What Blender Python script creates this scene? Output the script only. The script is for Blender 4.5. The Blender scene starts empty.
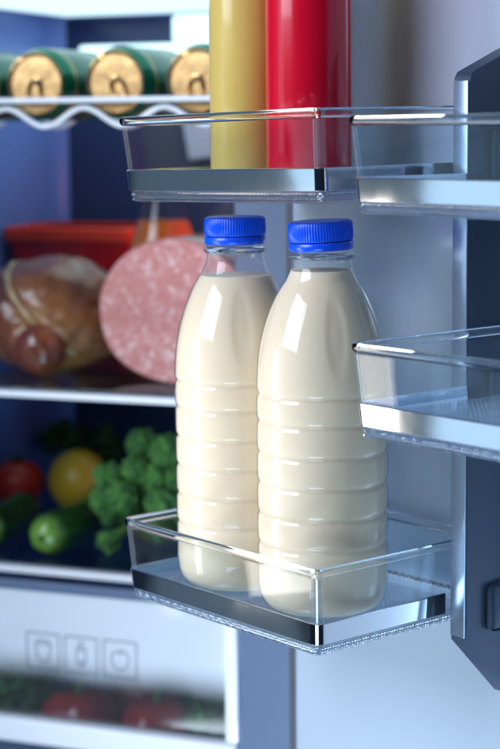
import bpy, bmesh, math, random
from mathutils import Vector, Matrix, noise
from math import sin, cos, pi, radians, sqrt

random.seed(7)
S = bpy.context.scene
COL = S.collection
H = 1.2                                    # camera height

# ------------------------------------------------------------------ frames of the fridge and its door
A = 0.87431
B = radians(21.5)
def DW(t, s, z): return Vector((0.0418 + t*cos(A) + s*sin(A), 1.08 - t*sin(A) + s*cos(A), z + H))
def FW(x, y, z): return Vector((0.030 + x*cos(B) + y*sin(B), 1.40 - x*sin(B) + y*cos(B), z + H))

# ------------------------------------------------------------------ camera
cam_d = bpy.data.cameras.new('camera')
cam = bpy.data.objects.new('camera', cam_d)
COL.objects.link(cam)
cam_d.sensor_fit = 'VERTICAL'
cam_d.sensor_height = 36.0
cam_d.sensor_width = 24.0
cam_d.lens = 85.0
cam_d.clip_start = 0.05
cam_d.clip_end = 100
PIT, ROL = 0.13885, 0.0101
cam.matrix_world = (Matrix.Translation((0, 0, H)) @ Matrix.Rotation(pi/2 - PIT, 4, 'X') @ Matrix.Rotation(-ROL, 4, 'Z'))
cam_d.dof.use_dof = True
cam_d.dof.focus_distance = 1.14
cam_d.dof.aperture_fstop = 5.8
cam_d.dof.aperture_blades = 0
S.camera = cam

# ------------------------------------------------------------------ world and lamps
W = bpy.data.worlds.new('World')
S.world = W
W.use_nodes = True
bg = W.node_tree.nodes['Background']
bg.inputs[0].default_value = (0.22, 0.45, 0.95, 1)
bg.inputs[1].default_value = 0.025

def area(name, loc, target, sx, sy, power, color):
    d = bpy.data.lights.new(name, 'AREA')
    d.shape = 'RECTANGLE'; d.size = sx; d.size_y = sy
    d.energy = power; d.color = color
    o = bpy.data.objects.new(name, d)
    COL.objects.link(o)
    o.location = loc
    v = Vector(target) - Vector(loc)
    o.rotation_euler = v.to_track_quat('-Z', 'Y').to_euler()
    return o

# narrow softbox standing close to the left of the bottles
area('softbox', (-0.30, 1.150, H - 0.265), (0.05, 1.150, H - 0.265), 0.085, 0.32, 0.56, (1.0, 0.93, 0.82))
# broad cool fill on the left, in front of the fridge, flagged off the interior
fill = area('cool_fill', (-1.15, 0.55, H + 0.55), (0.10, 1.10, H - 0.22), 0.9, 0.9, 7.2, (0.76, 0.85, 1.0))
fill.data.spread = radians(86)
# dim blue panel far to the left, seen in the chrome
area('blue_panel', (-1.5, 0.97, H - 0.20), (0.1, 0.97, H - 0.20), 0.52, 1.1, 2.0, (0.50, 0.76, 1.0))
# very dim panel beside it
area('dim_panel', (-1.6, 1.52, H - 0.40), (0.1, 1.30, H - 0.40), 0.5, 1.7, 0.38, (0.50, 0.76, 1.0))
# low cool lamp for the drawer and the foot of the door
area('low_fill', (-0.22, 0.12, H - 0.95), (0.05, 1.4, H - 0.5), 0.5, 0.5, 6.0, (0.58, 0.82, 1.0))
# fill added low on the left to brighten the foot of the door
low = area('door_fill', (-0.30, 0.92, H - 1.15), (0.10, 1.25, H - 0.48), 0.3, 0.3, 1.9, (0.74, 0.87, 1.0))
low.data.spread = radians(80)
# small red lamp added at the right inner wall to redden bin and back
area('red_fill', FW(-0.062, 0.30, -0.11), FW(-0.40, 0.40, -0.16), 0.10, 0.06, 0.28, (1.0, 0.14, 0.24))

S.view_settings.view_transform = 'Standard'
S.view_settings.look = 'None'
S.view_settings.exposure = 0.12
S.view_settings.gamma = 1.0
S.render.engine = 'CYCLES'
S.cycles.use_denoising = True
S.cycles.max_bounces = 14
S.cycles.transparent_max_bounces = 24
S.cycles.transmission_bounces = 12
S.cycles.glossy_bounces = 6
S.cycles.diffuse_bounces = 5
S.cycles.sample_clamp_indirect = 6.0
S.cycles.blur_glossy = 0.4

# ------------------------------------------------------------------ object helpers
def obj(name, bm, mat, parent=None, sharp=40, loc=None):
    me = bpy.data.meshes.new(name)
    bmesh.ops.recalc_face_normals(bm, faces=bm.faces[:])
    for f in bm.faces: f.smooth = True
    bm.to_mesh(me); bm.free()
    me.set_sharp_from_angle(angle=radians(sharp))
    for m in (mat if isinstance(mat, (list, tuple)) else [mat]): me.materials.append(m)
    o = bpy.data.objects.new(name, me)
    COL.objects.link(o)
    if parent: o.parent = parent
    if loc is not None: o.location = loc
    return o

def thing(name, label, cat, loc=(0, 0, 0), rot=(0, 0, 0), group=None):
    o = bpy.data.objects.new(name, None)
    o.empty_display_size = 0.03
    COL.objects.link(o)
    o.location = loc; o.rotation_euler = rot
    tag(o, label, cat, group)
    return o

def tag(o, label, cat, group=None, kind=None):
    o['label'] = label; o['category'] = cat
    if group: o['group'] = group
    if kind: o['kind'] = kind

def copy_thing(src, loc, rot, label):
    r = src.copy(); COL.objects.link(r)
    r.location = loc; r.rotation_euler = rot; r['label'] = label
    def kids(a, b):
        for ch in list(a.children):
            c = ch.copy(); COL.objects.link(c); c.parent = b
            kids(ch, c)
    kids(src, r)
    return r

# ------------------------------------------------------------------ shape helpers
def box(bm, x0, x1, y0, y1, z0, z1, bev=0.0, seg=2):
    r = bmesh.ops.create_cube(bm, size=1)
    vs = r['verts']
    for v in vs:
        v.co = Vector((x0 + (v.co.x + .5)*(x1 - x0), y0 + (v.co.y + .5)*(y1 - y0), z0 + (v.co.z + .5)*(z1 - z0)))
    if bev:
        es = list({e for v in vs for e in v.link_edges})
        bmesh.ops.bevel(bm, geom=es, offset=bev, segments=seg, affect='EDGES', profile=.5)
    return bm

def rings(bm, rows, cap0=False, cap1=False, closed=True, loop=False, mat=None):
    """rows: equal length point lists, joined row to row"""
    V = [[bm.verts.new(p) for p in r] for r in rows]
    n = len(V[0])
    R = list(range(len(V) - 1)) + ([len(V) - 1] if loop else [])
    for i in R:
        a, b = V[i], V[(i + 1) % len(V)]
        for j in range(n if closed else n - 1):
            k = (j + 1) % n
            f = bm.faces.new((a[j], a[k], b[k], b[j]))
            if mat: f.material_index = mat(i, j)
    if cap0: bm.faces.new(V[0][::-1])
    if cap1: bm.faces.new(V[-1])
    return V

def lathe(bm, prof, seg=64, cx=0, cy=0, fn=None):
    """prof: (r, z) bottom to top, ends with r == 0 are closed to a point"""
    rows = []
    for r, z in prof:
        row = []
        for i in range(seg):
            a = 2*pi*i/seg
            rr = max(r, 1e-5)
            if fn: rr = fn(rr, z, a)
            row.append((cx + rr*cos(a), cy + rr*sin(a), z))
        rows.append(row)
    rings(bm, rows, cap0=True, cap1=True)
    return bm

def tube(bm, pts, r, seg=10, closed=False, cap=True):
    P = [Vector(p) for p in pts]
    n = len(P)
    rows = []
    prev = None
    for i, p in enumerate(P):
        if closed: d = P[(i + 1) % n] - P[i - 1]
        else: d = P[min(i + 1, n - 1)] - P[max(i - 1, 0)]
        d.normalize()
        if prev is None:
            u = d.orthogonal().normalized()
        else:
            u = (prev - d*prev.dot(d)).normalized()
        prev = u
        w = d.cross(u)
        rr = r(i/(n - 1)) if callable(r) else r
        rows.append([p + (u*cos(2*pi*k/seg) + w*sin(2*pi*k/seg))*rr for k in range(seg)])
    rings(bm, rows, cap0=cap and not closed, cap1=cap and not closed, loop=closed)
    return bm

def rrect(x0, x1, y0, y1, r, z, n=8):
    """rounded rectangle outline, counter clockwise"""
    pts = []
    for cx, cy, a0 in ((x1 - r, y0 + r, -pi/2), (x1 - r, y1 - r, 0), (x0 + r, y1 - r, pi/2), (x0 + r, y0 + r, pi)):
        for k in range(n + 1):
            a = a0 + (pi/2)*k/n
            pts.append((cx + r*cos(a), cy + r*sin(a), z))
    return pts

def prism(bm, poly, axis, a, b, bev=0):
    """extrude a 2-D polygon along an axis; 'x': poly = (y, z), 'y': (x, z), 'z': (x, y)"""
    def mk(p, h):
        return {'x': (h, p[0], p[1]), 'y': (p[0], h, p[1]), 'z': (p[0], p[1], h)}[axis]
    n0 = len(bm.faces)
    V = rings(bm, [[mk(p, a) for p in poly], [mk(p, b) for p in poly]], cap0=True, cap1=True)
    if bev:
        es = [e for e in {e for r in V for v in r for e in v.link_edges}]
        fl = [e for e in es if len(e.link_faces) == 2 and e.calc_face_angle(0) > radians(35)]
        bmesh.ops.bevel(bm, geom=fl, offset=bev, segments=3, affect='EDGES', profile=.5)
    return bm

# ------------------------------------------------------------------ material helpers
def mat(name):
    m = bpy.data.materials.new(name); m.use_nodes = True
    nt = m.node_tree; nt.nodes.clear()
    out = nt.nodes.new('ShaderNodeOutputMaterial')
    return m, nt, out
def N(nt, kind, **kw):
    n = nt.nodes.new(kind)
    for k, v in kw.items():
        if k.startswith('in_'):
            key = k[3:]
            key = int(key) if key.isdigit() else key.replace('_', ' ')
            n.inputs[key].default_value = v
        else: setattr(n, k, v)
    return n
def L(nt, a, b): nt.links.new(a, b)

def principled(name, col, rough=.4, metal=0.0, noise_amt=0.0, nscale=30, col2=None, bump=0.0, bscale=60, coat=0.0, sss=0.0, sssr=(1, .5, .3), spec=.5, trans=0.0, ior=1.45, rvar=0.0):
    m, nt, out = mat(name)
    p = N(nt, 'ShaderNodeBsdfPrincipled')
    p.inputs['Base Color'].default_value = (*col, 1)
    p.inputs['Roughness'].default_value = rough
    p.inputs['Metallic'].default_value = metal
    p.inputs['Coat Weight'].default_value = coat
    p.inputs['Specular IOR Level'].default_value = spec
    p.inputs['Transmission Weight'].default_value = trans
    p.inputs['IOR'].default_value = ior
    if sss:
        p.inputs['Subsurface Weight'].default_value = sss
        p.inputs['Subsurface Radius'].default_value = sssr
        p.inputs['Subsurface Scale'].default_value = .01
    tc = N(nt, 'ShaderNodeTexCoord')
    if col2:
        no = N(nt, 'ShaderNodeTexNoise', in_Scale=nscale, in_Detail=5.0, in_Roughness=.6)
        L(nt, tc.outputs['Object'], no.inputs['Vector'])
        rp = N(nt, 'ShaderNodeValToRGB')
        rp.color_ramp.elements[0].position = .5 - .25*max(noise_amt, .2)
        rp.color_ramp.elements[1].position = .5 + .25*max(noise_amt, .2)
        rp.color_ramp.elements[0].color = (*col, 1); rp.color_ramp.elements[1].color = (*col2, 1)
        L(nt, no.outputs['Fac'], rp.inputs['Fac'])
        L(nt, rp.outputs['Color'], p.inputs['Base Color'])
    if rvar:
        n3 = N(nt, 'ShaderNodeTexNoise', in_Scale=nscale*1.7, in_Detail=4.0)
        L(nt, tc.outputs['Object'], n3.inputs['Vector'])
        mr = N(nt, 'ShaderNodeMapRange', in_3=max(rough - rvar, .02), in_4=rough + rvar)
        L(nt, n3.outputs['Fac'], mr.inputs['Value']); L(nt, mr.outputs['Result'], p.inputs['Roughness'])
    if bump:
        n2 = N(nt, 'ShaderNodeTexNoise', in_Scale=bscale, in_Detail=4.0)
        L(nt, tc.outputs['Object'], n2.inputs['Vector'])
        b = N(nt, 'ShaderNodeBump', in_Strength=bump, in_Distance=.002)
        L(nt, n2.outputs['Fac'], b.inputs['Height']); L(nt, b.outputs['Normal'], p.inputs['Normal'])
    L(nt, p.outputs[0], out.inputs[0])
    return m

def fresnel(nt, ior):
    """Fresnel factor of a thin sheet, the same from its front and its back"""
    g = N(nt, 'ShaderNodeNewGeometry')
    mr = N(nt, 'ShaderNodeMapRange', in_3=ior, in_4=1/ior); L(nt, g.outputs['Backfacing'], mr.inputs['Value'])
    f = N(nt, 'ShaderNodeFresnel'); L(nt, mr.outputs[0], f.inputs['IOR'])
    return f

def clear(name, tint=(.96, .985, 1), ior=1.45, rough=.02, haze=0.0, hazecol=(.8, .9, 1), bump=None):
    """thin clear plastic: light goes straight through, the surface mirrors by Fresnel"""
    m, nt, out = mat(name)
    tr = N(nt, 'ShaderNodeBsdfTransparent'); tr.inputs[0].default_value = (*tint, 1)
    gl = N(nt, 'ShaderNodeBsdfGlossy'); gl.inputs['Roughness'].default_value = rough
    fr = fresnel(nt, ior)
    base = tr.outputs[0]
    if haze:
        df = N(nt, 'ShaderNodeBsdfDiffuse'); df.inputs[0].default_value = (*hazecol, 1)
        tl = N(nt, 'ShaderNodeBsdfTranslucent'); tl.inputs[0].default_value = (*hazecol, 1)
        ad = N(nt, 'ShaderNodeMixShader', in_Fac=.5)
        L(nt, df.outputs[0], ad.inputs[1]); L(nt, tl.outputs[0], ad.inputs[2])
        hx = N(nt, 'ShaderNodeMixShader', in_Fac=haze)
        L(nt, tr.outputs[0], hx.inputs[1]); L(nt, ad.outputs[0], hx.inputs[2])
        base = hx.outputs[0]
    mx = N(nt, 'ShaderNodeMixShader')
    L(nt, fr.outputs[0], mx.inputs[0]); L(nt, base, mx.inputs[1]); L(nt, gl.outputs[0], mx.inputs[2])
    if bump: bump(nt, gl, fr)
    L(nt, mx.outputs[0], out.inputs[0])
    return m

def glass(name, col=(.97, .99, 1), rough=.02, ior=1.45):
    m, nt, out = mat(name)
    g = N(nt, 'ShaderNodeBsdfGlass', in_IOR=ior, in_Roughness=rough)
    g.inputs[0].default_value = (*col, 1)
    L(nt, g.outputs[0], out.inputs[0])
    return m

def emit(name, col, strength):
    m, nt, out = mat(name)
    e = N(nt, 'ShaderNodeEmission', in_Strength=strength); e.inputs[0].default_value = (*col, 1)
    L(nt, e.outputs[0], out.inputs[0])
    return m

# prismatic clear plastic: rows of small moulded pyramids
def prismatic(name, scale=540):
    m, nt, out = mat(name)
    tc = N(nt, 'ShaderNodeTexCoord')
    vo = N(nt, 'ShaderNodeTexVoronoi', in_Scale=scale, in_Randomness=.25, feature='F1')
    L(nt, tc.outputs['Object'], vo.inputs['Vector'])
    bp = N(nt, 'ShaderNodeBump', in_Strength=.35, in_Distance=.0012)
    L(nt, vo.outputs['Distance'], bp.inputs['Height'])
    tr = N(nt, 'ShaderNodeBsdfTransparent'); tr.inputs[0].default_value = (.80, .87, .95, 1)
    gl = N(nt, 'ShaderNodeBsdfGlossy'); gl.inputs['Roughness'].default_value = .12
    gs = N(nt, 'ShaderNodeBsdfGlass', in_IOR=1.4, in_Roughness=.1); gs.inputs[0].default_value = (.95, .98, 1, 1)
    L(nt, bp.outputs[0], gl.inputs['Normal']); L(nt, bp.outputs[0], gs.inputs['Normal'])
    a = N(nt, 'ShaderNodeMixShader', in_Fac=.55)
    L(nt, tr.outputs[0], a.inputs[1]); L(nt, gs.outputs[0], a.inputs[2])
    b = N(nt, 'ShaderNodeMixShader', in_Fac=.22)
    L(nt, a.outputs[0], b.inputs[1]); L(nt, gl.outputs[0], b.inputs[2])
    L(nt, b.outputs[0], out.inputs[0])
    return m

M = {}
M['liner'] = principled('white_liner', (.62, .73, .88), .17, metal=.45, rvar=.05, nscale=6, bump=.02, bscale=18)  # bluish base colour takes in the cool light on white plastic
M['strip'] = principled('lit_rib_edge', (.38, .48, .64), .26, metal=.8)  # pale colour stands for the light reflected on the rib's front edge
M['rib'] = principled('grey_rib', (.050, .075, .125), .32, metal=.2, rvar=.05, nscale=8, bump=.04, bscale=300)
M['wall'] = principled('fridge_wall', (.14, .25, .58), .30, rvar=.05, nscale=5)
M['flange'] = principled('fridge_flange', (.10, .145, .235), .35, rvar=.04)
M['gasket'] = principled('gasket', (.05, .06, .08), .6)
M['trim'] = principled('white_trim', (.85, .88, .92), .25, coat=.5)
M['chrome'] = principled('chrome', (.78, .80, .83), .09, metal=1.0, rvar=.03, nscale=40)
M['satin'] = principled('satin_metal', (.72, .76, .82), .22, metal=1.0)
M['wall_clear'] = clear('clear_plastic', ior=1.36)
M['corner'] = clear('corner_plastic', tint=(.88, .93, .98), ior=2.1, rough=.05, haze=.10)  # haze and high index put in the bright glint along the corners
M['rim'] = glass('rim_plastic')
M['prism'] = prismatic('prismatic_plastic')
M['shelfglass'] = clear('shelf_glass', tint=(.76, .88, .90), ior=1.5, rough=.04)
M['pet'] = clear('clear_pet', tint=(.95, .96, .96), ior=1.5, rough=.035, haze=.04, hazecol=(.85, .9, .95))
M['milk'] = principled('milk', (.83, .69, .52), .45, sss=.6, sssr=(1, .8, .5), spec=.2)
M['cap'] = principled('blue_cap', (.001, .075, .74), .30, coat=.15, bump=.03, bscale=400)
M['clip'] = principled('clip', (.05, .065, .09), .2)
M['glow'] = emit('glow_panel', (.62, .93, 1.0), 2.0)  # glow put in for the bright white band behind the cans
M['ceil_light'] = emit('ceiling_diffuser', (.62, .88, 1.0), 1.35)

# ================================================================== FRIDGE
fr = thing('refrigerator', 'open refrigerator with pale blue lit interior and white inner door swung wide', 'refrigerator', FW(0, 0, -.80), (0, 0, -B))
ZB = -.80
def fz(z): return z - ZB
XL, XR, YB, RC = -.4616, -.046, .50, .03
poly = [(0, 0), (0, .56), (-.52, .56), (-.52, 0), (XL, 0)]
for k in range(9):
    a = pi + -(pi/2)*k/8
    poly.append((XL + RC + RC*cos(a), YB - RC + RC*sin(a)))
for k in range(9):
    a = pi/2 - (pi/2)*k/8
    poly.append((XR - RC + RC*cos(a), YB - RC + RC*sin(a)))
poly += [(XR, .004), (XR + .003, 0)]
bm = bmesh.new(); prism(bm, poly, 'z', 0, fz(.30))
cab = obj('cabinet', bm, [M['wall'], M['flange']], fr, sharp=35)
for p in cab.data.polygons:
    c = p.center
    if c.y < .003 and c.x > -.06 and p.normal.y < -.3: p.material_index = 1
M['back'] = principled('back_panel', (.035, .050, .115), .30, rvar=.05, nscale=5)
bm = bmesh.new(); box(bm, XL + .012, XR - .012, YB - .004, YB - .0003, fz(-.69), fz(.122), .001)  # dark panel added to keep the back wall darker than the side wall
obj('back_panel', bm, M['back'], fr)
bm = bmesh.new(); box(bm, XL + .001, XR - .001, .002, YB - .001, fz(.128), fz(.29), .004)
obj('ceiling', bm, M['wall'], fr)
bm = bmesh.new(); box(bm, XL + .03, XR - .03, .10, YB - .03, fz(.1235), fz(.127), .001)
obj('ceiling_lamp', bm, M['ceil_light'], fr)
bm = bmesh.new()  # glowing panel, added to make the bright band on the back wall
box(bm, XL + .035, XR - .03, YB - .014, YB - .0045, fz(.040), fz(.092), .004)
box(bm, -.312, XR - .03, YB - .0138, YB - .0047, fz(.0925), fz(.122), .004)
obj('glow_panel', bm, M['glow'], fr)
bm = bmesh.new(); prism(bm, [(-.300, fz(.010)), (-.292, fz(-.034)), (-.220, fz(-.026)), (-.220, fz(.010))], 'y', YB - .016, YB - .0045, .002)
obj('vent_cover', bm, M['trim'], fr)
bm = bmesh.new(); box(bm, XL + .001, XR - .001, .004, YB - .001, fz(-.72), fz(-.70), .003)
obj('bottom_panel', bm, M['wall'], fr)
bm = bmesh.new(); box(bm, .001, .011, -.006, .012, fz(-.78), fz(.28), .003)
obj('gasket', bm, M['gasket'], fr)

# the door: liner panel, rib between the two columns of racks
door = bpy.data.objects.new('door', None); COL.objects.link(door)
door.parent = fr
fm = Matrix.Translation(FW(0, 0, -.80)) @ Matrix.Rotation(-B, 4, 'Z')
dm = Matrix.Translation(DW(0, 0, -.80)) @ Matrix.Rotation(-A, 4, 'Z')
door.matrix_local = fm.inverted() @ dm
bm = bmesh.new(); box(bm, -.2115, .46, .1600, .222, fz(-.78), fz(.30), .012, 5)
obj('door_liner', bm, M['liner'], door)
bm = bmesh.new(); box(bm, -.207, .455, .2225, .262, fz(-.78), fz(.30), .004)
obj('outer_skin', bm, M['flange'], door)
bm = bmesh.new()
prism(bm, [(.1165, fz(-.3415)), (.1604, fz(-.3866)), (.1604, fz(.0506)), (.1193, fz(.0340)), (.1165, fz(.030))], 'x', .0035, .0175, .0022)
rib = obj('rib', bm, M['rib'], door, sharp=50)
bm = bmesh.new()  # separate strip added to carry the bright front edge of the rib
box(bm, .0040, .0170, .1148, .1163, fz(-.3385), fz(.0285), .0007, 3)
obj('bright_edge', bm, M['strip'], rib)
for zc in (-.321, -.1735, -.019):
    bm = bmesh.new()
    box(bm, .0175, .0228, .1355, .162, fz(zc - .016), fz(zc + .016), .0045, 4)
    obj('rack_stud', bm, M['rib'], rib)

# ================================================================== DOOR RACKS
RL, RD, RH = .2070, .1565, .0572
TAP = .0046
def inset(z): return TAP*(1 - z/RH)
def ring_at(z, extra=0.0, r=.0055, n=8, sc=None):
    i = inset(z) + extra
    return rrect(i, RL - i, i, RD - i, max(r - extra, .002), z, n)
def make_rack(name, label, cat, clip_end):
    t = thing(name, label, cat, group='clear racks clipped to the fridge door')
    n = 8
    # walls and floor in one shell; material 1 = rounded corners
    bm = bmesh.new()
    rows = [ring_at(.0080), ring_at(.0225), ring_at(.0400), ring_at(RH - .0056)]
    rows += [ring_at(RH - .0056, .0021), ring_at(.0400, .0021), ring_at(.0225, .0021), ring_at(.0160, .0021), ring_at(.0148, .0036)]
    def mi(i, j): return 1 if (j % (n + 1)) < n else 0
    rings(bm, rows, cap0=True, cap1=True, mat=mi)
    obj('shell', bm, [M['wall_clear'], M['corner']], t, sharp=50)
    # thick moulded rim
    bm = bmesh.new()
    sec = []
    for k in range(12):
        a = 2*pi*k/12
        sec.append((.0009 + .0024*cos(a), RH - .0020 + .0031*sin(a)))
    rows = [ring_at(z, e) for e, z in sec]
    rings(bm, rows, loop=True)
    obj('rim', bm, M['rim'], t, sharp=80)
    # chrome band round three sides
    bm = bmesh.new()
    def path(z, off, back):
        i = inset(z) - off
        r = .0055 + off
        p = [(i, back, z)]
        for cx, cy, a0 in ((i + r, i + r, pi), (RL - i - r, i + r, 1.5*pi)):
            for k in range(n + 1):
                a = a0 + (pi/2)*k/n
                p.append((cx + r*cos(a), cy + r*sin(a), z))
        p.append((RL - i, back, z))
        return p
    BK = .1005
    rr = [path(.0074, .0006, BK), path(.0080, .0013, BK), path(.0214, .0013, BK), path(.0220, .0006, BK), path(.0220, .0003, BK), path(.0074, .0003, BK)]
    cols = list(zip(*rr))
    rings(bm, [list(c) for c in cols], cap0=True, cap1=True)
    obj('chrome_band', bm, M['chrome'], t, sharp=45)
    for sx in (0, 1):
        bm = bmesh.new()
        x0 = inset(.015) - .0012 if sx == 0 else RL - inset(.015) - .0002
        box(bm, x0, x0 + .0014, BK + .0004, .119, .0076, .0218, .0004)
        obj('clip', bm, M['clip'], t)
    # prismatic base
    bm = bmesh.new()
    rows = [ring_at(0, .0030), ring_at(.0008, .0016), ring_at(.0022, .0006), ring_at(.0030, .0012), ring_at(.0038, .0004), ring_at(.0046, .0012), ring_at(.0056, .0002), ring_at(.0066, .0002), ring_at(.0072, .0012)]
    rings(bm, rows, cap0=True, cap1=True)
    obj('prismatic_base', bm, M['prism'], t, sharp=60)
    # two rows of small moulded pyramids round the base
    bm = bmesh.new()
    for zc, h in ((.0018, .0012), (.0049, .0013)):
        P = ring_at(zc, .0006)
        pl = [Vector(p) for p in P] + [Vector(P[0])]
        d = 0; step = .0024
        for a_, b_ in zip(pl, pl[1:]):
            seg = (b_ - a_); ln = seg.length
            if ln < 1e-6: continue
            u_ = seg/ln; n_ = Vector((u_.y, -u_.x, 0))
            while d < ln:
                c_ = a_ + u_*d
                hw = step*.46
                q = [c_ - u_*hw + Vector((0, 0, -h)), c_ + u_*hw + Vector((0, 0, -h)), c_ + u_*hw + Vector((0, 0, h)), c_ - u_*hw + Vector((0, 0, h))]
                V = [bm.verts.new(x) for x in q]; t_ = bm.verts.new(c_ + n_*.0011)
                for k in range(4): bm.faces.new((V[k], V[(k + 1) % 4], t_))
                d += step
            d -= ln
    obj('base_beading', bm, M['prism'], t, sharp=5)
    # dimpled floor mat moulded into the floor
    bm = bmesh.new()
    nx, ny = 46, 34
    for ix in range(nx):
        for iy in range(ny):
            cx = .012 + (RL - .024)*(ix + .5)/nx; cy = .012 + (RD - .024)*(iy + .5)/ny
            d = .0013
            v = [bm.verts.new((cx - d, cy - d, .0149)), bm.verts.new((cx + d, cy - d, .0149)), bm.verts.new((cx + d, cy + d, .0149)), bm.verts.new((cx - d, cy + d, .0149)), bm.verts.new((cx, cy, .0156))]
            for q in range(4): bm.faces.new((v[q], v[(q + 1) % 4], v[4]))
    obj('floor_dimples', bm, M['prism'], t, sharp=10)
    # crimped bead at the back of the floor
    bm = bmesh.new()
    pts = [(.012 + (RL - .024)*k/90, RD - .0085 + .0007*sin(k*1.7), .0160 + .0007*cos(k*2.3)) for k in range(91)]
    tube(bm, pts, .0013, 6)
    obj('back_bead', bm, M['satin'], t)
    return t

ROT = (0, 0, -A)
rackB = make_rack('door_rack', 'clear plastic door rack with chrome band holding the two milk bottles', 'door rack', True)
rackB.location = DW(-.2088, 0, -.334); rackB.rotation_euler = ROT
rA = copy_thing(rackB, DW(-.2036, 0, -.0505), (0.010, -0.018, -A), 'clear chrome banded door rack holding the yellow and the red bottle')
rC = copy_thing(rackB, DW(.0268, 0, -.0520), ROT, 'empty clear door rack at upper right beside the rack with sauce bottles')
rD = copy_thing(rackB, DW(.0288, 0, -.1872), ROT, 'empty clear door rack halfway up, right of the milk bottles')
DZ = -.317

# ================================================================== MILK BOTTLES
def vz(z): return z + .3195       # measured height -> height above the bottle's foot
BR = .0436
prof_mm = [(0.0, .0040), (.014, .0030), (.026, .0008), (.0310, 0), (.0345, .0007), (.0385, .0030), (.0413, .0070), (.0428, .0125), (BR, .0210)]
grooves = [-.2739, -.2535, -.2331, -.2129, -.1921, -.1740]
prof = list(prof_mm)
gz = [vz(g) for g in grooves]
for i, g in enumerate(gz):
    prof += [(BR, g - .0034), (BR - .0002, g - .0022), (BR - .0009, g - .0009), (BR - .0011, g), (BR - .0009, g + .0009), (BR - .0002, g + .0022), (BR, g + .0034)]
    if i < 5:
        m_ = (g + gz[i + 1])/2
        prof.append((BR + .0002, m_))
sh = [(.0434, .1555), (.0430, .1640), (.0420, .1735), (.0402, .1830), (.0376, .1920), (.0345, .2005), (.0310, .2080), (.0276, .2145), (.0243, .2195), (.0222, .2225), (.0207, .2252), (.0202, .2275), (.0200, .2330), (.0200, .2400)]
prof += sh
def dense(p, step=.0016):
    o = [p[0]]
    for a, b in zip(p, p[1:]):
        d = max(1, int(abs(b[1] - a[1])/step))
        for k in range(1, d + 1): o.append((a[0] + (b[0] - a[0])*k/d, a[1] + (b[1] - a[1])*k/d))
    return o
def smooth_prof(p, lo, hi, it=6):
    p = [list(q) for q in p]
    for _ in range(it):
        q = [list(x) for x in p]
        for i in range(1, len(p) - 1):
            if lo < p[i][1] < hi: q[i][0] = .25*p[i - 1][0] + .5*p[i][0] + .25*p[i + 1][0]
        p = q
    return [tuple(x) for x in p]
profd = smooth_prof(dense(prof), .150, .226)
def dents(off):
    z0 = vz(-.134)
    def fn(r, z, a):
        if abs(z - z0) > .028: return r + off
        d = 0
        for k in range(4):
            da = (a - radians(-66) - k*pi/2 + pi) % (2*pi) - pi
            q = (da*r/.0070)**2 + ((z - z0)/.0255)**2
            if q < 1.25:
                e = min(1, max(0, (1.25 - q)/1.0)); e = e*e*(3 - 2*e)
                d = max(d, e)
        return r + off - .0009*d
    return fn
def make_bottle(label, milk_top, rotz, loc, captilt, group):
    t = thing('milk_bottle', label, 'milk bottle', loc, (0, 0, rotz), group)
    bm = bmesh.new(); lathe(bm, profd, 160, fn=dents(0))
    b = obj('bottle_body', bm, M['pet'], t, sharp=60)
    pm = [q for q in profd if q[1] <= milk_top]
    rt = pm[-1][0]
    pm = [(max(r - .0007, 0.0), z + (.0007 if z < .01 else 0)) for r, z in pm]
    pm += [(rt - .0008, milk_top + .0003), (rt*.9, milk_top), (rt*.4, milk_top), (0, milk_top)]
    bm = bmesh.new(); lathe(bm, pm, 160, fn=dents(-.0002))
    obj('milk', bm, M['milk'], t, sharp=60)
    # neck finish: support collar and thread turns
    bm = bmesh.new()
    lathe(bm, [(.0201, .2335), (.0212, .2341), (.0217, .2348), (.0217, .2362), (.0210, .2369), (.0200, .2373)], 96)
    obj('neck_collar', bm, M['rim'], t)
    # cap: ribbed skirt above a tamper band
    cap = bpy.data.objects.new('cap', None); COL.objects.link(cap); cap.parent = t
    cap.location = (0, 0, .2396)
    cap.scale = (1, 1, .715)
    cap.matrix_parent_inverse = Matrix.Identity(4)
    cap.rotation_euler = captilt
    def ridg(r, z, a):
        if .0095 < z < .0238: return r + .00045*(abs(((a*72/(2*pi)) % 1) - .5)*2 - .5)
        return r
    bm = bmesh.new()
    lathe(bm, [(0, .0080), (.0200, .0080), (.0209, .0086), (.0211, .0096), (.0211, .0160), (.0210, .0236), (.0206, .0252), (.0196, .0262), (.0180, .0266), (.0120, .0264), (0, .0264)], 288, fn=ridg)
    obj('cap_skirt', bm, M['cap'], cap, sharp=30)
    bm = bmesh.new()
    lathe(bm, [(.0190, .0002), (.0208, .0000), (.0213, .0006), (.0213, .0068), (.0209, .0074), (.0198, .0076), (.0190, .0076)], 128)
    obj('tamper_band', bm, M['cap'], cap, sharp=40)
    return t
foot = -.3192
make_bottle('nearer milk bottle in the lower door rack, blue cap slightly tilted', vz(-.0935), radians(-12), DW(-.055, .0535, foot), (radians(1), radians(-2.4), 0), 'milk bottles in the door rack')
make_bottle('farther milk bottle in the lower door rack, with a lower milk level', vz(-.1015), radians(-18), DW(-.1435, .0535, foot), (0, radians(-.6), radians(10)), 'milk bottles in the door rack')

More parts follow.
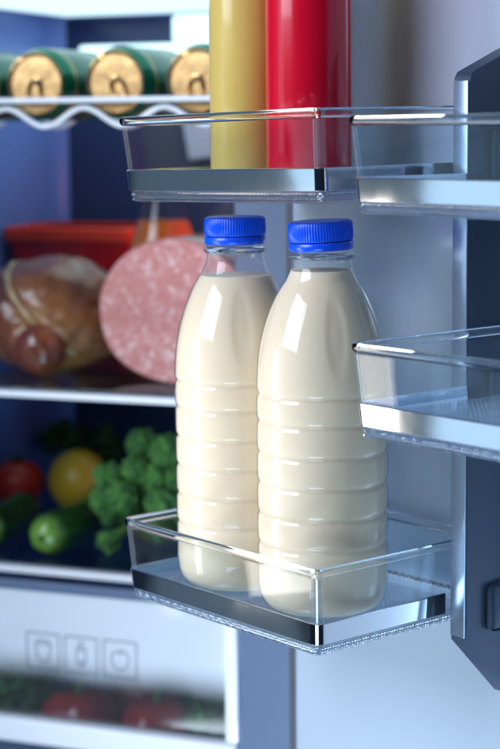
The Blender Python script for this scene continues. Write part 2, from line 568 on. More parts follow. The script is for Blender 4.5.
# ================================================================== SAUCE BOTTLES
def sauce(name, label, col, loc, r, hgt):
    m = principled(name + '_plastic', col, .22, coat=.4, sss=.15, sssr=(.8, .3, .1))
    t = thing(name, label, 'sauce bottle', loc, (0, 0, 0))
    bm = bmesh.new()
    lathe(bm, [(0, .002), (r*.7, .001), (r*.86, 0), (r*.96, .0025), (r, .008), (r, hgt*.72), (r*.97, hgt*.77), (r*.8, hgt*.84), (r*.55, hgt*.885), (r*.45, hgt*.9), (r*.45, hgt*.92)], 96)
    obj('bottle_body', bm, m, t, sharp=50)
    bm = bmesh.new()
    lathe(bm, [(r*.52, hgt*.90), (r*.56, hgt*.905), (r*.56, hgt*.95), (r*.45, hgt*.965), (r*.2, hgt*1.06), (r*.1, hgt*1.10), (0, hgt*1.10)], 64)
    obj('nozzle_cap', bm, M['trim'], t)
    return t
sz = -.0505 + .0158
sauce('ketchup_bottle', 'plain red squeeze bottle standing in the upper door rack', (.66, .003, .025), DW(-.1035, .0865, sz), .0292, .21)
sauce('mustard_bottle', 'plain yellow squeeze bottle standing left of the red one', (.70, .50, .13), DW(-.1675, .0855, sz - .001), .0265, .21)

# ================================================================== FRIDGE SHELVES
def shelf(label, ztop, zt0, zt1):
    t = thing('glass_shelf', label, 'fridge shelf', FW(0, 0, ztop), (0, 0, -B), 'glass shelves in the fridge')
    bm = bmesh.new(); box(bm, XL + .003, XR - .003, .116, YB - .004, -.0045, 0, .0008)
    obj('glass_plate', bm, M['shelfglass'], t)
    bm = bmesh.new(); box(bm, XL + .003, XR - .003, .108, .122, zt0 - ztop, zt1 - ztop, .0015, 3)
    obj('front_trim', bm, M['trim'], t)
    bm = bmesh.new(); box(bm, XL + .003, XR - .003, .1065, .1075, zt1 - ztop, -.0002 + .0012, .0003)
    bm.free()
    return t
shelf('upper glass shelf with bright white front edge, under ham and sausage', -.2355, -.2445, -.2385)
shelf('lower glass shelf with bright white front edge, under the vegetables', -.4026, -.4112, -.4050)

# can rack: a straight rail, two wavy wires, side rails
M['wire'] = principled('white_wire', (.86, .88, .90), .22, coat=.6)
rk = thing('wire_rack', 'white wavy wire rack carrying the gold lidded cans', 'wire rack', FW(0, 0, 0), (0, 0, -B))
bm = bmesh.new(); tube(bm, [(XL + .002, .106, .0262), (XR - .002, .106, .0250)], .0026, 12)
obj('front_rail', bm, M['wire'], rk)
def wave(y):
    pts = []
    x = XL + .002
    while x < XR - .002:
        ph = 2*pi*(x + .2728)/.0785
        pts.append((x, y, .0106 - .0082*cos(ph)))
        x += .0025
    return pts
for y in (.114, .29):
    bm = bmesh.new(); tube(bm, wave(y), .0025, 10)
    obj('wavy_wire', bm, M['wire'], rk)
for x in (XL + .006, XR - .006):
    bm = bmesh.new(); tube(bm, [(x, .106, .0255), (x, .2, .021), (x, .33, .020)], .0025, 10)
    obj('side_wire', bm, M['wire'], rk)

# ================================================================== CANS
M['gold'] = principled('gold_lid', (.70, .44, .19), .20, metal=1.0, rvar=.06, nscale=60, bump=.10, bscale=60)
M['can_green'] = None
def can_mat():
    m, nt, out = mat('green_can')
    tc = N(nt, 'ShaderNodeTexCoord'); sp = N(nt, 'ShaderNodeSeparateXYZ')
    L(nt, tc.outputs['Object'], sp.inputs[0])
    rp = N(nt, 'ShaderNodeValToRGB'); rp.color_ramp.interpolation = 'CONSTANT'
    e = rp.color_ramp.elements
    e[0].position = 0; e[0].color = (.006, .16, .085, 1)
    e[1].position = .16; e[1].color = (.62, .40, .12, 1)
    for p, c in ((.18, (.004, .11, .06, 1)), (.62, (.75, .6, .3, 1)), (.64, (.006, .16, .085, 1))):
        q = e.new(p); q.color = c
    mr = N(nt, 'ShaderNodeMapRange', in_1=0.0, in_2=.115)
    L(nt, sp.outputs['Y'], mr.inputs['Value']); L(nt, mr.outputs[0], rp.inputs[0])
    p = N(nt, 'ShaderNodeBsdfPrincipled'); p.inputs['Roughness'].default_value = .22; p.inputs['Metallic'].default_value = .55
    L(nt, rp.outputs[0], p.inputs['Base Color']); L(nt, p.outputs[0], out.inputs[0])
    return m
M['can_green'] = can_mat()
def make_can(label):
    t = thing('drink_can', label, 'drink can', group='green cans on the wire rack')
    # axis along local y, lid at y = 0
    def turn(bm):
        for v in bm.verts: v.co = Vector((v.co.x, v.co.z, v.co.y))
        return bm
    bm = bmesh.new()
    lathe(bm, [(0, .0100), (.0200, .0098), (.0262, .0090), (.0276, .0036), (.0285, .0030), (.0310, .0080), (.0325, .0125), (.0328, .0160), (.0328, .104), (.0318, .109), (.0270, .1135), (.0240, .115), (.015, .110), (0, .108)], 64)
    obj('can_body', turn(bm), M['can_green'], t)
    bm = bmesh.new()
    lathe(bm, [(0, .0045), (.018, .0042), (.0215, .0040), (.0228, .0062), (.0240, .0062), (.0252, .0025), (.0262, .0002), (.0274, -.0004), (.0283, .0004), (.0284, .0020), (.0276, .0034)], 64)
    lid = obj('can_lid', turn(bm), M['gold'], t)
    bm = bmesh.new()
    tube(bm, [(.0062*cos(a)*1.0, .0016, -.006 + .0095*sin(a)) for a in [2*pi*k/28 for k in range(28)]], .0016, 8, closed=True)
    box(bm, -.0045, .0045, .0012, .0032, -.001, .006, .0008)
    obj('pull_tab', bm, M['gold'], lid)
    bm = bmesh.new()
    tube(bm, [(.0085*cos(a), .0040, .0105 + .0065*sin(a)) for a in [2*pi*k/28 for k in range(28)]], .0006, 6, closed=True)
    obj('opening_score', bm, M['gold'], lid)
    return t
def canloc(x): return FW(x, .120, .0405)
cs = [(-.2858, 'leftmost can whose gold lid shows whole, on the wire rack', .2), (-.2060, 'gold lidded green can in the middle of the wire rack', -.5), (-.1275, 'gold lidded green can half hidden behind the yellow bottle', .1), (-.3660, 'green can at the left picture edge with its lid out of view', .0)]
c0 = None
for x, lab, rr in cs:
    if c0 is None:
        c0 = make_can(lab); c0.location = canloc(x); c0.rotation_euler = (0, rr, -B)
    else: copy_thing(c0, canloc(x), (0, rr, -B), lab)

# ================================================================== HAM, SAUSAGE, BIN, JUICE
def blob(bm, sx, sy, sz, sub=5, fn=None):
    r = bmesh.ops.create_icosphere(bm, subdivisions=sub, radius=1)
    for v in r['verts']:
        d = v.co.normalized()
        k = fn(d) if fn else 1
        v.co = Vector((d.x*sx, d.y*sy, d.z*sz))*k
    return bm
def gauss(d, c, w): return math.exp(-(d - Vector(c).normalized()).length_squared/(w*w))
def ham_mat():
    m, nt, out = mat('smoked_ham')
    tc = N(nt, 'ShaderNodeTexCoord')
    n1 = N(nt, 'ShaderNodeTexNoise', in_Scale=16.0, in_Detail=5.0, in_Roughness=.5, in_Distortion=.6)
    L(nt, tc.outputs['Object'], n1.inputs['Vector'])
    rp = N(nt, 'ShaderNodeValToRGB'); e = rp.color_ramp.elements
    e[0].position = .34; e[0].color = (.085, .024, .010, 1)
    e[1].position = .70; e[1].color = (.40, .20, .055, 1)
    for p, c in ((.46, (.20, .062, .020, 1)), (.56, (.27, .10, .030, 1)), (.66, (.32, .14, .042, 1))): q = e.new(p); q.color = c
    L(nt, n1.outputs['Fac'], rp.inputs[0])
    p = N(nt, 'ShaderNodeBsdfPrincipled'); p.inputs['Roughness'].default_value = .36; p.inputs['Coat Weight'].default_value = .4
    p.inputs['Coat Roughness'].default_value = .12
    n2 = N(nt, 'ShaderNodeTexNoise', in_Scale=55.0, in_Detail=5.0); L(nt, tc.outputs['Object'], n2.inputs['Vector'])
    b = N(nt, 'ShaderNodeBump', in_Strength=.3, in_Distance=.004); L(nt, n2.outputs['Fac'], b.inputs['Height'])
    L(nt, b.outputs[0], p.inputs['Normal']); L(nt, b.outputs[0], p.inputs['Coat Normal'])
    L(nt, rp.outputs[0], p.inputs['Base Color']); L(nt, p.outputs[0], out.inputs[0])
    return m
M['ham'] = ham_mat()
M['hamcut'] = principled('ham_shank', (.30, .075, .022), .3, col2=(.16, .035, .015), nscale=30, coat=.7, bump=.3, bscale=60)
M['fat'] = principled('ham_fat', (.50, .34, .16), .35, coat=.4)
ham = thing('smoked_ham', 'glossy brown smoked ham on the upper glass shelf', 'ham', FW(-.338, .245, -.2355), (0, 0, -B))
def hamf(d):
    k = 1 + .05*noise.noise(d*2.2 + Vector((3, 1, 7))) + .025*noise.noise(d*6)
    k += .10*gauss(d, (.1, -1, -.55), .35) - .07*gauss(d, (-.6, -.8, -.3), .30) + .05*gauss(d, (-.9, -.6, -.4), .25)
    pl = d.x*.80 + d.z*.62 - .18                     # groove where the string bites
    k -= .045*math.exp(-(pl/.07)**2)
    if d.z < -.55: k *= 1 - .25*(-.55 - d.z)
    return k
bm = bmesh.new(); blob(bm, .081, .075, .061, 6, hamf)
for v in bm.verts: v.co.z += .0505
obj('ham_meat', bm, M['ham'], ham, sharp=180)
bm = bmesh.new(); blob(bm, .028, .022, .026, 4, lambda d: 1 + .06*noise.noise(d*3))
for v in bm.verts: v.co += Vector((.016, -.062, .0275))
obj('ham_shank', bm, M['hamcut'], ham, sharp=180)
bm = bmesh.new()
pts = []
for k in range(60):
    a = -1.9 + 2.75*k/59
    # great-circle like path in the groove plane  .8x + .62z = .18
    n_ = Vector((.80, 0, .62)).normalized(); c_ = n_*.178
    u_ = Vector((0, -1, 0)); w_ = n_.cross(u_)
    d = (c_ + (u_*cos(a) + w_*sin(a))*sqrt(1 - .178**2)).normalized()
    q = hamf(d)*1.015
    pts.append((d.x*.081*q, d.y*.075*q, d.z*.061*q + .0505))
tube(bm, pts, lambda f: .0028 + .0008*sin(f*40), 8)
obj('fat_seam', bm, M['fat'], ham)

def mort_mat():
    m, nt, out = mat('mortadella')
    tc = N(nt, 'ShaderNodeTexCoord')
    vo = N(nt, 'ShaderNodeTexVoronoi', in_Scale=70.0, in_Randomness=1.0); vo.feature = 'SMOOTH_F1'
    n1 = N(nt, 'ShaderNodeTexNoise', in_Scale=60.0, in_Detail=4.0)
    ma = N(nt, 'ShaderNodeMixRGB', in_Fac=.18); L(nt, tc.outputs['Object'], ma.inputs[1]); L(nt, n1.outputs['Color'], ma.inputs[2])
    L(nt, tc.outputs['Object'], n1.inputs['Vector'])
    mp = N(nt, 'ShaderNodeVectorMath', operation='MULTIPLY_ADD'); mp.inputs[1].default_value = (.05, .05, .05)
    L(nt, n1.outputs['Color'], mp.inputs[0]); L(nt, tc.outputs['Object'], mp.inputs[2])
    n2 = N(nt, 'ShaderNodeTexNoise', in_Scale=140.0, in_Detail=3.0, in_Roughness=.5)
    L(nt, mp.outputs[0], n2.inputs['Vector'])
    rp = N(nt, 'ShaderNodeValToRGB'); e = rp.color_ramp.elements
    e[0].position = .55; e[0].color = (.64, .245, .22, 1)
    e[1].position = .66; e[1].color = (.80, .58, .54, 1)
    q = e.new(.40); q.color = (.58, .205, .185, 1)
    L(nt, n2.outputs['Fac'], rp.inputs[0])
    p = N(nt, 'ShaderNodeBsdfPrincipled'); p.inputs['Roughness'].default_value = .4; p.inputs['Coat Weight'].default_value = .15
    L(nt, rp.outputs[0], p.inputs['Base Color']); L(nt, p.outputs[0], out.inputs[0])
    return m
M['mort'] = mort_mat()
M['skin'] = principled('sausage_skin', (.42, .14, .10), .35, coat=.4)
ms = thing('pink_sausage', 'thick pink sausage with white fat flecks, cut face forward', 'sausage', FW(-.1745, .172, -.2355), (0, 0, -B - .04))
bm = bmesh.new()
def egg(y, g):
    row = []
    for k in range(72):
        a = 2*pi*k/72
        ax, az = .0800*g, .0680*g
        row.append((ax*cos(a)*(1 - .05*sin(a) + .012*sin(3*a + 1) + .006*sin(7*a)), y, .0682 + az*sin(a)*(1 + .008*sin(5*a + 2))))
    return row
rings(bm, [egg(0, .985), egg(-.001, .97)], cap1=True, cap0=True)
obj('cut_face', bm, M['mort'], ms)
bm = bmesh.new()
rings(bm, [egg(.0004, .99), egg(.003, 1.0), egg(.06, 1.0), egg(.075, .93), egg(.082, .75), egg(.085, .3)], cap0=True, cap1=True)
obj('sausage_skin', bm, M['skin'], ms)

M['bin'] = principled('red_bin', (.48, .012, .022), .3, col2=(.40, .010, .020), nscale=8, trans=.0)
M['binrim'] = principled('red_bin_rim', (.85, .055, .018), .5, sss=.5, sssr=(1, .2, .1))
bn = thing('red_bin', 'red plastic bin with orange red rim behind the ham', 'storage bin', FW(-.381, .41, -.2355), (0, 0, -B))
bn.scale = (.88, 1, 1)
bm = bmesh.new()
def br(x, y, z, r=.012): return rrect(-x, x, -y, y, r, z, 6)
rings(bm, [br(.072, .040, .001), br(.074, .042, .004), br(.083, .050, .128), br(.081, .048, .128), br(.072, .040, .005)], cap0=True, cap1=True)
obj('bin_body', bm, M['bin'], bn)
bm = bmesh.new()
rings(bm, [br(.0835, .0505, .1180), br(.0875, .0545, .1185), br(.0880, .0550, .1305), br(.0860, .0530, .1325), br(.0800, .0470, .1325), br(.0800, .0470, .1290), br(.0835, .0505, .1275)], loop=True)
obj('bin_rim', bm, M['binrim'], bn)
for x in (-.055, .018):
    bm = bmesh.new(); box(bm, x, x + .003, -.0508, -.0440, .012, .116, .001)
    obj('bin_rib', bm, M['bin'], bn)

M['carafe'] = clear('carafe_glass', tint=(.93, .95, .95), ior=1.5, rough=.03)
def carafe(label, loc, k, liq_col, fill):
    t = thing('juice_bottle', label, 'juice bottle', loc, (0, 0, 0), 'juice bottles behind the sausage')
    pr = [(0, .001), (.036*k, 0), (.040*k, .004), (.041*k, .06), (.0395*k, .085), (.0345*k, .115), (.027*k, .140), (.0205*k, .158), (.0180*k, .172)]
    bm = bmesh.new(); lathe(bm, pr, 64); obj('bottle_body', bm, M['carafe'], t)
    m = principled('juice_' + label.split()[0], liq_col, .25, sss=.4, sssr=(1, .5, .1))
    pl = dense([(max(r - .001, 0), z + .0015) for r, z in pr if z <= fill]); 
    rr = pr[-1][0]
    for a, b in zip(pr, pr[1:]):
        if a[1] <= fill <= b[1]: rr = a[0] + (b[0] - a[0])*(fill - a[1])/(b[1] - a[1])
    pl += [(rr - .001, fill), (0, fill)]
    bm = bmesh.new(); lathe(bm, pl, 64); obj('juice', bm, m, t)
    bm = bmesh.new(); lathe(bm, [(.0182*k, .1722), (.0205*k, .1724), (.0208*k, .190), (.0195*k, .1915), (0, .1915)], 48); obj('screw_cap', bm, M['trim'], t)
    return t
carafe('orange juice bottle with clear neck behind the pink sausage', FW(-.2440, .305, -.2355), 1.0, (.55, .15, .010), .1445)
carafe('yellow juice bottle partly hidden behind the farther milk bottle', FW(-.2080, .40, -.2355), .95, (.80, .50, .05), .142)

# ================================================================== VEGETABLES ON THE LOWER SHELF
M['tomato'] = principled('tomato', (.78, .050, .018), .2, col2=(.66, .030, .014), nscale=12, coat=.5, sss=.2, sssr=(1, .2, .1))
M['calyx'] = principled('calyx', (.03, .10, .015), .6)
tm = thing('tomato', 'ripe red tomato at the left end of the lower shelf', 'tomato', FW(-.437 + .003, .335, -.4026), (0, 0, 0))
bm = bmesh.new(); blob(bm, .0285, .0285, .0262, 5, lambda d: 1 - .10*gauss(d, (0, 0, 1), .35) + .012*cos(5*math.atan2(d.y, d.x))*(1 - d.z*d.z))
for v in bm.verts: v.co.z += .0258
obj('tomato_flesh', bm, M['tomato'], tm, sharp=180)
bm = bmesh.new()
for k in range(6):
    a = k*pi/3 + .2
    tube(bm, [(0, 0, .0495), (.008*cos(a), .008*sin(a), .0535), (.016*cos(a), .016*sin(a), .0520)], lambda f: .0018*(1.15 - f), 6)
tube(bm, [(0, 0, .049), (.002, .001, .060)], .0014, 6)
obj('calyx', bm, M['calyx'], tm)

M['lemon'] = principled('lemon', (.60, .40, .020), .32, col2=(.54, .34, .015), nscale=14, bump=.35, bscale=260, coat=.2)
lm = thing('lemon', 'yellow lemon between the tomato and the broccoli', 'lemon', FW(-.3610, .335, -.4026), (0, 0, .5))
bm = bmesh.new(); blob(bm, .0315, .0350, .0330, 5, lambda d: 1 + .12*gauss(d, (0, 1, 0), .22) + .10*gauss(d, (0, -1, 0), .2))
for v in bm.verts: v.co.z += .0330
obj('lemon_rind', bm, M['lemon'], lm, sharp=180)

def cuc_mat():
    m, nt, out = mat('cucumber')
    tc = N(nt, 'ShaderNodeTexCoord'); mp = N(nt, 'ShaderNodeMapping'); mp.inputs['Scale'].default_value = (1, .12, 1)
    L(nt, tc.outputs['Object'], mp.inputs[0])
    n = N(nt, 'ShaderNodeTexNoise', in_Scale=110.0, in_Detail=3.0); L(nt, mp.outputs[0], n.inputs['Vector'])
    rp = N(nt, 'ShaderNodeValToRGB'); e = rp.color_ramp.elements
    e[0].position = .35; e[0].color = (.010, .050, .008, 1); e[1].position = .7; e[1].color = (.035, .13, .016, 1)
    L(nt, n.outputs['Fac'], rp.inputs[0])
    sp = N(nt, 'ShaderNodeSeparateXYZ'); L(nt, tc.outputs['Object'], sp.inputs[0])
    mr = N(nt, 'ShaderNodeMapRange', in_1=-.004, in_2=.018, in_3=1.0, in_4=0.0); L(nt, sp.outputs['Y'], mr.inputs['Value'])
    mx = N(nt, 'ShaderNodeMixRGB'); mx.inputs[2].default_value = (.20, .40, .045, 1)
    L(nt, mr.outputs[0], mx.inputs[0]); L(nt, rp.outputs[0], mx.inputs[1])
    p = N(nt, 'ShaderNodeBsdfPrincipled'); p.inputs['Roughness'].default_value = .28; p.inputs['Coat Weight'].default_value = .3
    L(nt, mx.outputs[0], p.inputs['Base Color']); L(nt, p.outputs[0], out.inputs[0])
    return m
M['cuc'] = cuc_mat()
def cucumber(label, loc, rz, first=None):
    if first: return copy_thing(first, loc, (0, 0, rz), label)
    t = thing('cucumber', label, 'cucumber', loc, (0, 0, rz), 'cucumbers on the lower shelf')
    bm = bmesh.new()
    rows = []
    for k in range(41):
        f = k/40; y = .17*f
        e = sqrt(max(0, 1 - (1 - min(f/.13, 1))**2)); e2 = sqrt(max(0, 1 - (1 - min((1 - f)/.12, 1))**2))
        r = .0205*max(e, .03)*max(e2, .03)*(1 + .02*sin(9*f))
        rows.append([((r + .0005*sin(7*a))*cos(a), y, .0203 + .004*sin(pi*f)*0 + (r + .0005*cos(5*a))*sin(a)) for a in [2*pi*j/32 for j in range(32)]])
    rings(bm, rows, cap0=True, cap1=True)
    sk = obj('cucumber_skin', bm, M['cuc'], t, sharp=180)
    bm = bmesh.new(); blob(bm, .0035, .0016, .0035, 2)
    for v in bm.verts: v.co += Vector((.001, -.0006, .0203))
    obj('stem_scar', bm, M['calyx'], t)
    return t
cu = cucumber('green cucumber with pale blunt end pointing out of the fridge', FW(-.2990, .132, -.4026), -B - .05)
cucumber('dark cucumber in the shade below the tomato', FW(-.3680, .142, -.4026), -B + .06, cu).scale = (.95, .62, .95)

def broc_mat():
    m, nt, out = mat('broccoli')
    tc = N(nt, 'ShaderNodeTexCoord')
    n = N(nt, 'ShaderNodeTexNoise', in_Scale=90.0, in_Detail=4.0); L(nt, tc.outputs['Object'], n.inputs['Vector'])
    rp = N(nt, 'ShaderNodeValToRGB'); e = rp.color_ramp.elements
    e[0].position = .35; e[0].color = (.014, .085, .020, 1); e[1].position = .66; e[1].color = (.095, .28, .045, 1)
    L(nt, n.outputs['Fac'], rp.inputs[0])
    p = N(nt, 'ShaderNodeBsdfPrincipled'); p.inputs['Roughness'].default_value = .7
    vo = N(nt, 'ShaderNodeTexVoronoi', in_Scale=420.0); L(nt, tc.outputs['Object'], vo.inputs['Vector'])
    b = N(nt, 'ShaderNodeBump', in_Strength=.6, in_Distance=.001, invert=True); L(nt, vo.outputs['Distance'], b.inputs['Height'])
    L(nt, b.outputs[0], p.inputs['Normal'])
    L(nt, rp.outputs[0], p.inputs['Base Color']); L(nt, p.outputs[0], out.inputs[0])
    return m
M['broc'] = broc_mat()
M['stalk'] = principled('stalk', (.16, .30, .07), .5)
def floret_mesh(bm, c, r, seed):
    q = bmesh.ops.create_icosphere(bm, subdivisions=6, radius=1)
    r *= 1.10
    o = Vector((seed*3.1, seed*1.7, 0))
    for v in q['verts']:
        d = v.co.normalized()
        f = noise.voronoi(d*2.6 + o)[0][0]
        g = noise.voronoi(d*9 + o)[0][0]
        h = noise.voronoi(d*19 + o)[0][0]
        k = 1.10 - .26*f - .16*g - .10*h + .06*noise.noise(d*2 + o)
        v.co = Vector(c) + d*r*k
    rnd = random.Random(seed)
    for _ in range(34):                    # bud clumps standing out of the crown
        d = Vector((rnd.gauss(0, 1), rnd.gauss(-.3, 1), rnd.gauss(.3, 1))).normalized()
        rr = r*rnd.uniform(.15, .29)
        q = bmesh.ops.create_icosphere(bm, subdivisions=3, radius=1)
        e = Vector(c) + d*r*rnd.uniform(.70, .86)
        for v in q['verts']:
            n_ = v.co.normalized()
            v.co = e + n_*rr*(1.05 - .30*noise.voronoi(n_*4 + o + d*9)[0][0])
def broccoli(label, base, fl):
    t = thing('broccoli', label, 'broccoli', base, (0, 0, -B), 'broccoli heads on the lower shelf')
    cen = sum((Vector(f[0]) for f in fl), Vector())/len(fl)
    for i, (c, r) in enumerate(fl):
        bm = bmesh.new(); floret_mesh(bm, c, r, i + len(label))
        obj('floret', bm, M['broc'], t, sharp=180)
    bm = bmesh.new()
    root = Vector((cen.x + .02, cen.y + .035, .012))
    tube(bm, [root + Vector((.02, .03, 0)), root, (root + cen)/2], lambda f: .012 - .002*f, 10)
    for c, r in fl: tube(bm, [(root + cen)/2, ((root + cen)/2 + Vector(c))/2 + Vector((0, .006, -.002)), Vector(c)], .0055, 8)
    obj('stalk', bm, M['stalk'], t)
    return t
def bl(x, z, dy, r): return ((x + .22, dy, z + .4026), r)
broccoli('broccoli head nearest the lemon with a low floret on the shelf', FW(-.22, .2, -.4026),
         [bl(-.2582, -.3346, .0, .0155), bl(-.2630, -.3545, -.004, .0145), bl(-.2390, -.3500, -.012, .0165), bl(-.2500, -.3925, -.02, .0112), bl(-.2553, -.3715, -.008, .009), bl(-.2460, -.3630, .012, .017)])
broccoli('broccoli head leaning behind the left milk bottle', FW(-.22, .21, -.4026),
         [bl(-.2299, -.3050, .008, .0165), bl(-.2000, -.3075, .0, .0175), bl(-.2285, -.3235, -.014, .0130), bl(-.2110, -.3317, -.006, .0150), bl(-.1858, -.3319, .0, .0160), bl(-.2019, -.3564, -.012, .0170), bl(-.1853, -.3019, .012, .0145), bl(-.2180, -.3400, .016, .020), bl(-.1850, -.3620, .0, .0175), bl(-.2080, -.3820, .002, .0160)])

# dark herb bunch behind
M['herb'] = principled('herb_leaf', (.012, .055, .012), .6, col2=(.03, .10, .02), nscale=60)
def leaves(bm, n, cx, cy, cz, sx, sy, sz, size, seed=1):
    rnd = random.Random(seed)
    for _ in range(n):
        while True:
            p = Vector((rnd.uniform(-1, 1), rnd.uniform(-1, 1), rnd.uniform(-1, 1)))
            if p.length < 1: break
        p = Vector((cx + p.x*sx, cy + p.y*sy, cz + p.z*sz))
        u = Vector((rnd.gauss(0, 1), rnd.gauss(0, 1), rnd.gauss(0, 1))).normalized()
        w = u.orthogonal().normalized(); w = Matrix.Rotation(rnd.uniform(0, 6.3), 3, u) @ w
        s = size*rnd.uniform(.6, 1.3)
        nn = u.cross(w)
        a = [p - u*s, p - u*s*.2 + w*s*.6 + nn*s*.2, p + u*s + nn*s*.1, p - u*s*.2 - w*s*.6 + nn*s*.2]
        c = bm.verts.new(p - nn*s*.12)
        V = [bm.verts.new(q) for q in a]
        for k in range(4): bm.faces.new((V[k], V[(k + 1) % 4], c))
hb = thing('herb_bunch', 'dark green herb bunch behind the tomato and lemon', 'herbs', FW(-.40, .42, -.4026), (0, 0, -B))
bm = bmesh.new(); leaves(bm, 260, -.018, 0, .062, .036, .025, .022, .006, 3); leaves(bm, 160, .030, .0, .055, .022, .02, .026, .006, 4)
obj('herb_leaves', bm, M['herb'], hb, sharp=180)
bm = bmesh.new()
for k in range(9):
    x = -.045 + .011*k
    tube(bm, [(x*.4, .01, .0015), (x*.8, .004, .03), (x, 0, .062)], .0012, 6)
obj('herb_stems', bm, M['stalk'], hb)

# ================================================================== CRISPER DRAWER
def frosted():
    m, nt, out = mat('frosted_window')
    tc = N(nt, 'ShaderNodeTexCoord'); sp = N(nt, 'ShaderNodeSeparateXYZ'); L(nt, tc.outputs['Object'], sp.inputs[0])
    no = N(nt, 'ShaderNodeTexNoise', in_Scale=14.0, in_Detail=4.0); L(nt, tc.outputs['Object'], no.inputs['Vector'])
    ad = N(nt, 'ShaderNodeMath', operation='MULTIPLY_ADD'); ad.inputs[1].default_value = .018
    L(nt, no.outputs['Fac'], ad.inputs[0]); L(nt, sp.outputs['Z'], ad.inputs[2])
    mr = N(nt, 'ShaderNodeMapRange', in_1=.096, in_2=.132, in_3=.03, in_4=.90, interpolation_type='SMOOTHSTEP')
    L(nt, ad.outputs[0], mr.inputs['Value'])
    tr = N(nt, 'ShaderNodeBsdfTransparent'); tr.inputs[0].default_value = (.74, .80, .83, 1)
    df = N(nt, 'ShaderNodeBsdfDiffuse'); df.inputs[0].default_value = (.86, .92, .97, 1)
    tl = N(nt, 'ShaderNodeBsdfTranslucent'); tl.inputs[0].default_value = (.80, .86, .92, 1)
    dm_ = N(nt, 'ShaderNodeMixShader', in_Fac=.3); L(nt, df.outputs[0], dm_.inputs[1]); L(nt, tl.outputs[0], dm_.inputs[2])
    mx = N(nt, 'ShaderNodeMixShader'); L(nt, mr.outputs[0], mx.inputs[0]); L(nt, tr.outputs[0], mx.inputs[1]); L(nt, dm_.outputs[0], mx.inputs[2])
    gl = N(nt, 'ShaderNodeBsdfGlossy'); gl.inputs['Roughness'].default_value = .12
    frn = fresnel(nt, 1.45)
    m2 = N(nt, 'ShaderNodeMixShader'); L(nt, frn.outputs[0], m2.inputs[0]); L(nt, mx.outputs[0], m2.inputs[1]); L(nt, gl.outputs[0], m2.inputs[2])
    L(nt, m2.outputs[0], out.inputs[0])
    return m
M['frost'] = frosted()
M['ink'] = principled('printed_ink', (.03, .08, .15), .5)
DB = -.600
dr = thing('crisper_drawer', 'crisper drawer with white frame and frosted window printed with three icons', 'fridge drawer', FW(0, 0, DB), (0, 0, -B))
def dz(z): return z - DB
DX0, DX1 = XL + .006, -.0835
bm = bmesh.new(); box(bm, DX0 + .010, DX1 - .0125, .0985, .1015, dz(-.5452), dz(-.424), .0008)
win = obj('window', bm, M['frost'], dr)
bm = bmesh.new(); box(bm, DX0, DX1, .088, .108, dz(-.5690), dz(-.5455), .003, 3)
obj('front_ledge', bm, M['trim'], dr)
bm = bmesh.new()
box(bm, DX1 - .0122, DX1, .092, .108, dz(-.5452), dz(-.4185), .002)
obj('side_frame', bm, M['trim'], dr)
bm = bmesh.new()
box(bm, DX0, DX0 + .0097, .092, .108, dz(-.5452), dz(-.4185), .002)
obj('side_frame', bm, M['trim'], dr)
bm = bmesh.new(); box(bm, DX0 + .010, DX1 - .0125, .096, .106, dz(-.4236), dz(-.4150), .0015)
obj('top_rail', bm, M['flange'], dr)
bm = bmesh.new()
box(bm, DX0 + .004, DX1 - .004, .109, YB - .04, dz(-.597), dz(-.593), .001)
box(bm, DX0 + .004, DX0 + .007, .109, YB - .04, dz(-.5925), dz(-.43), .001)
box(bm, DX1 - .007, DX1 - .004, .109, YB - .04, dz(-.5925), dz(-.43), .001)
box(bm, DX0 + .008, DX1 - .008, YB - .044, YB - .04, dz(-.5925), dz(-.43), .001)
obj('drawer_tray', bm, M['wall'], dr)
M['dark'] = principled('lower_front', (.06, .09, .16), .25)
bm = bmesh.new(); box(bm, DX0 + .004, DX1 - .012, .100, .106, dz(-.66), dz(-.5695), .002)
obj('lower_front', bm, M['dark'], dr)
def icon(name, x0, glyphs):
    x1 = x0 + .0333; z0, z1 = -.4974, -.4637
    bm = bmesh.new()
    y = .0981
    R = .0005
    def cl(pts): tube(bm, [(p[0], y, dz(p[1])) for p in pts], R, 6, closed=True)
    sq = [(x0, z0), (x1, z0), (x1, z1), (x0, z1)]
    for a, b in zip(sq, sq[1:] + sq[:1]): tube(bm, [(a[0], y, dz(a[1])), (b[0], y, dz(b[1]))], R*1.1, 6)
    cx, cz = (x0 + x1)/2, (z0 + z1)/2
    for g in glyphs: 
        P = [(cx + q[0], cz + q[1]) for q in g[1]]
        if g[0]: cl(P)
        else: tube(bm, [(p[0], y, dz(p[1])) for p in P], R, 6)
    # printed marks are thin: flatten against the window
    for v in bm.verts: v.co.y = .0983 + (v.co.y - y)*.5
    obj(name, bm, M['ink'], win)
def sm(pts, it=2):
    for _ in range(it):
        o = []
        for i in range(len(pts)):
            a, b = pts[i], pts[(i + 1) % len(pts)]
            o += [(.75*a[0] + .25*b[0], .75*a[1] + .25*b[1]), (.25*a[0] + .75*b[0], .25*a[1] + .75*b[1])]
        pts = o
    return pts
k = .001
cup = sm([(-8.5*k, 7*k), (-4*k, 10.5*k), (4*k, 10.5*k), (8.5*k, 7*k), (6.5*k, -4*k), (5*k, -10*k), (-5*k, -10*k), (-6.5*k, -4*k)])
icon('pepper_icon', -.2975, [(1, cup), (0, [(-7*k, 6.5*k), (-3*k, 7.5*k), (0, 6*k), (3*k, 7.5*k), (7*k, 6.5*k)])])
car = sm([(-1.5*k, 10*k), (1.5*k, 10*k), (4.5*k, 4*k), (5*k, -2*k), (2.5*k, -11*k), (-2.5*k, -11*k), (-5*k, -2*k), (-4.5*k, 4*k)])
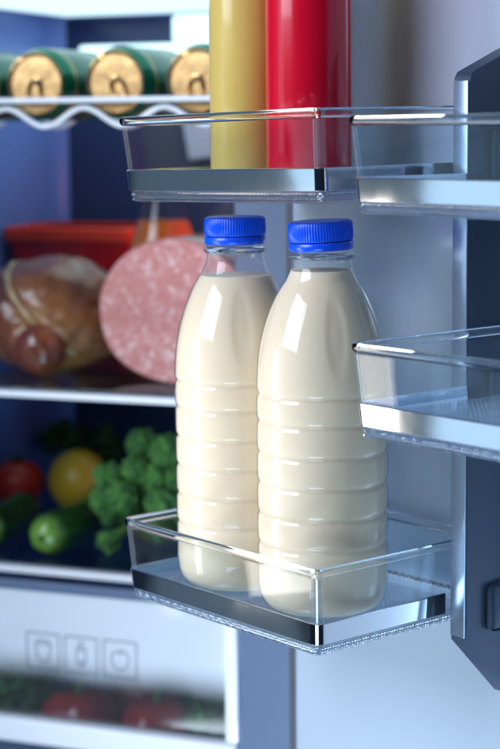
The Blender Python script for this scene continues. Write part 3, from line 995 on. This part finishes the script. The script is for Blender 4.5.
icon('carrot_icon', -.2580, [(1, car), (0, [(-4*k, 4*k), (0, 5.5*k), (4*k, 4*k)]), (0, [(-2*k, 12*k), (2*k, 12*k)]), (0, [(-3*k, -7*k), (3*k, -7*k)])])
app = sm([(0, 5.5*k), (5*k, 7.5*k), (9*k, 3*k), (8*k, -5*k), (3.5*k, -10*k), (-3.5*k, -10*k), (-8*k, -5*k), (-9*k, 3*k), (-5*k, 7.5*k)])
icon('apple_icon', -.2182, [(1, app), (0, [(0, 5*k), (.5*k, 8*k), (2*k, 10*k)])])

# what lies in the drawer
M['pepper'] = principled('red_pepper', (.60, .015, .012), .18, coat=.6)
def pepper(label, loc, rot, first=None):
    if first: return copy_thing(first, loc, rot, label)
    t = thing('red_pepper', label, 'pepper', loc, rot, 'red peppers in the crisper drawer')
    bm = bmesh.new()
    blob(bm, .036, .036, .034, 5, lambda d: (1 + .07*cos(4*math.atan2(d.y, d.x))*(1 - d.z*d.z) - .20*gauss(d, (0, 0, 1), .45) - .1*gauss(d, (0, 0, -1), .4)))
    for v in bm.verts: v.co.z += .031
    obj('pepper_flesh', bm, M['pepper'], t, sharp=180)
    bm = bmesh.new(); tube(bm, [(0, 0, .052), (.001, .001, .060), (.005, .002, .070)], lambda f: .0055 - .002*f, 8)
    obj('stem', bm, M['stalk'], t)
    return t
pz = -.5928
p0 = pepper('red pepper under the middle icon of the crisper drawer', FW(-.272, .150, pz), (0, 0, .3))
pepper('red pepper right of the icons in the crisper drawer', FW(-.188, .150, pz), (0, 0, 1.1), p0)
pepper('red pepper deeper in the drawer between the other two', FW(-.240, .230, pz), (0, 0, 2.0), p0)
M['lettuce'] = principled('lettuce_leaf', (.035, .15, .018), .5, col2=(.12, .32, .04), nscale=40)
def greens(label, loc, seed, sx, n):
    t = thing('leafy_greens', label, 'leafy greens', loc, (0, 0, -B), 'leafy greens in the crisper drawer')
    bm = bmesh.new(); leaves(bm, n, 0, 0, .045, sx, .035, .043, .013, seed)
    obj('leaf_mass', bm, M['lettuce'], t, sharp=180)
    bm = bmesh.new(); tube(bm, [(0, .01, .001), (0, .004, .03), (0, 0, .05)], .008, 8); obj('stem', bm, M['stalk'], t)
greens('bright green leafy bunch at the right end of the crisper drawer', FW(-.128, .160, pz), 11, .030, 420)
greens('leafy bunch at the left end of the crisper drawer', FW(-.345, .165, pz), 12, .040, 420)
greens('leafy bunch deep in the drawer behind the peppers', FW(-.225, .31, pz), 13, .070, 600)
